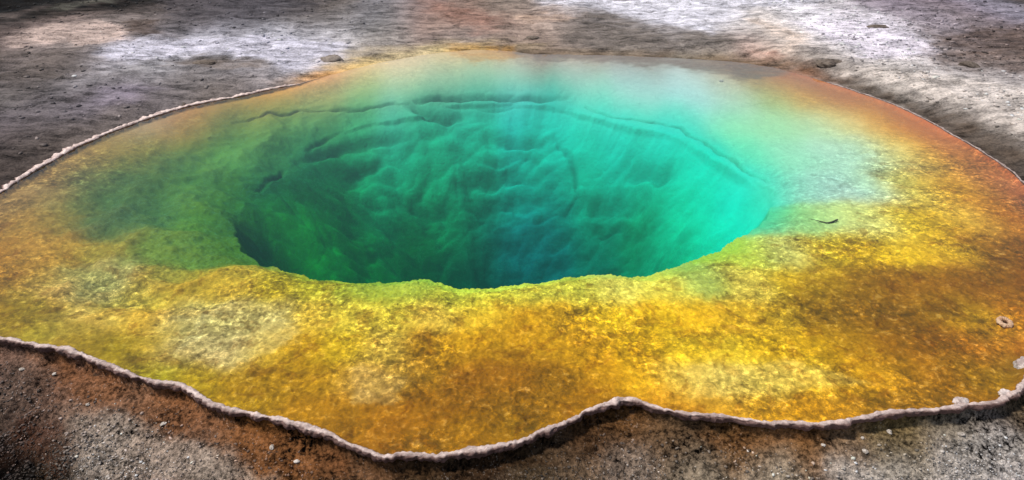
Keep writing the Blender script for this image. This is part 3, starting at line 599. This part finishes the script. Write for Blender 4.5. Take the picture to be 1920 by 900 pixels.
def stone(name, px, py, wpx, mat, label, cat, ratio=(1.0, 0.8, 0.5), seed=0, rot=0.0, sink=0.5, group=None, fn=None, rough=0.28):
    g = fn or ground_z
    x, y, z = hit(px, py, g)
    z = float(g(np.array([x]), np.array([y]))[0])
    d = math.sqrt(x * x + y * y + (CAM_H - z) ** 2); R = wpx * 0.5 * d / F_PX
    v = IV3.copy(); o = seed * 3.7
    dsp = 1 + rough * 1.5 * fbm(v[:, 0] * 1.1 + o + v[:, 2] * .7, v[:, 1] * 1.1 + o - v[:, 2] * .8, 4) * 1.6
    v = v * dsp[:, None]
    v[:, 2] = np.where(v[:, 2] < -0.35, -0.35, v[:, 2])
    v = v * np.array(ratio) * R
    ob = mesh_obj(name, v, IF3, mat)
    ob.location = (x, y, z + R * ratio[2] * (0.35 - sink)); ob.rotation_euler = (0, 0, rot)
    return tag(ob, label, cat, group)
stone('rock', 1555, 120, 44, M_DARK, 'dark brown low rock on the pale bank beyond the far right shore', 'rock', (1, .6, .36), 1)
stone('rock', 622, 112, 38, M_TAN, 'rounded tan stone at the end of the white sinter patch behind the pool', 'rock', (1, .8, .38), 2)
stone('rock', 997, 72, 26, M_DARK, 'brown stone in the rusty runoff channel behind the pool', 'rock', (1, .6, .4), 3)
stone('rock', 1650, 51, 40, M_DARK, 'long flat dark stone in the white patch at upper right', 'rock', (1, .4, .15), 6)
stone('rock', 385, 118, 38, M_DARK, 'dark brown stone under the long white sinter patch', 'rock', (1, .6, .2), 9)
stone('rock', 1817, 120, 34, M_DARK, 'jagged dark brown stone in the brown band at far right', 'rock', (1, .6, .4), 13)
stone('pebble', 346, 200, 11, M_DARK, 'small reddish dark pebble sitting on the thin far left rim', 'pebble', (.7, .7, 1.0), 14, sink=0.1)
stone('pebble', 1352, 152, 9, M_WHITE, 'small pale pebble at the shallow back edge of the water', 'pebble', (.8, .8, .6), 15, fn=bed_z, sink=0.2)
stone('boulder', 1930, 688, 46, M_NUB, 'pale rounded sinter boulder on the rim at the right edge', 'boulder', (.85, .8, .9), 16, rough=0.2)
stone('rock', 1800, 759, 22, M_NUB, 'white knobbly sinter nub on top of the right near rim', 'rock', (1, .8, .6), 17, sink=-0.45)
stone('rock', 1882, 744, 20, M_NUB, 'pointed pale sinter nub on the rim near the right corner', 'rock', (1, .7, .55), 18, sink=-0.45)
for i, (px_, py_, w_, lb) in enumerate([
  (42,695,11,'white pebble nearest the left edge, under the left end of the rim'),
  (103,704,9,'pale pebble on rust coloured ground near the left edge'),
  (165,759,10,'brightest white pebble below the rust stain at lower left'),
  (307,797,12,'flat pale pebble on brown ground at lower left'),
  (510,842,13,'pale angular pebble below the left half of the rim'),
  (557,867,12,'pinkish white pebble lowest under the left half of the rim'),
  (1402,848,7,'tiny white pebble below the rust stain right of the rim peak'),
  (1543,837,9,'oval cream pebble below the middle of the right rim'),
  (1617,823,8,'upper pebble of a white cluster below the right rim'),
  (1622,847,12,'largest pebble of a white cluster below the right rim'),
  (1582,877,10,'white pebble at the bottom edge left of the white cluster'),
  (1667,811,12,'long cream pebble just under the right rim'),
  (1802,815,14,'round pale green grey pebble under the white rim nub'),
  (1783,866,9,'small pale pebble on grey gravel at lower right')]):
    stone('pebble', px_, py_, w_ * 0.85, M_WHITE, lb, 'pebble', (1, .75, .5), 20 + i, rot=i * 1.3, group='pale pebbles on the near slope', sink=0.0)

# small ring of sinter standing out of the right shelf
x, y, z = hit(1882, 609, bed_z)
U, Vv = 96, 20
uu, vv = np.meshgrid(np.linspace(0, 2 * np.pi, U, endpoint=False), np.linspace(0, 2 * np.pi, Vv, endpoint=False), indexing='ij')
rr = 0.038 * (1 + 0.10 * fbm(np.cos(uu) * 2 + 5, np.sin(uu) * 2, 2)); mr = 0.016 * (1 + 0.5 * fbm(np.cos(uu) * 4, np.sin(uu) * 4 + vv * .4, 3))
V = np.stack([(rr + mr * np.cos(vv)) * np.cos(uu), 1.1 * (rr + mr * np.cos(vv)) * np.sin(uu), mr * 0.9 * np.sin(vv)], -1).reshape(-1, 3)
f = np.stack([(np.arange(U)[:, None] * Vv + np.arange(Vv)), ((np.arange(U)[:, None] + 1) % U * Vv + np.arange(Vv)),
              ((np.arange(U)[:, None] + 1) % U * Vv + (np.arange(Vv) + 1) % Vv), (np.arange(U)[:, None] * Vv + (np.arange(Vv) + 1) % Vv)], -1).reshape(-1, 4)
ring = mesh_obj('sinter_ring', V, f, M_RING)
ring.location = (x, y, float(bed_z(np.array([x]), np.array([y]))[0]) + 0.016); ring.rotation_euler = (math.radians(4), math.radians(6), -0.5)
tag(ring, 'small pale pinkish mineral ring round a dark hole in the orange right shelf', 'mineral ring')

# dark stick lying on the bed at right
pts = []
for k, (px_, py_) in enumerate([(1520,414),(1535,418),(1550,419),(1562,417),(1571,415)]):
    x, y, z = hit(px_, py_, bed_z); pts.append((x, y, float(bed_z(np.array([x]), np.array([y]))[0]) + 0.012))
pts = np.array(pts); tk = np.linspace(0, 4, 40)
cen = np.stack([np.interp(tk, np.arange(5), pts[:, k]) for k in range(3)], 1)
cen[:, 2] += 0.006 * np.sin(tk * 2.2)
rad = np.interp(tk, [0, 1, 3, 3.8, 4], [0.002, 0.004, 0.009, 0.009, 0.003])
ph8 = np.linspace(0, 2 * np.pi, 10, endpoint=False)
V = np.stack([cen[:, None, 0] + 0 * ph8, cen[:, None, 1] + rad[:, None] * np.cos(ph8), cen[:, None, 2] + rad[:, None] * np.sin(ph8)], -1).reshape(-1, 3)
f = np.stack([(np.arange(39)[:, None] * 10 + np.arange(10)), ((np.arange(39)[:, None] + 1) * 10 + np.arange(10)),
              ((np.arange(39)[:, None] + 1) * 10 + (np.arange(10) + 1) % 10), (np.arange(39)[:, None] * 10 + (np.arange(10) + 1) % 10)], -1).reshape(-1, 4)
tag(mesh_obj('sunken_stick', V, f, M_STICK), 'short dark stick lying under water at the edge of the pale blue shallows', 'stick')
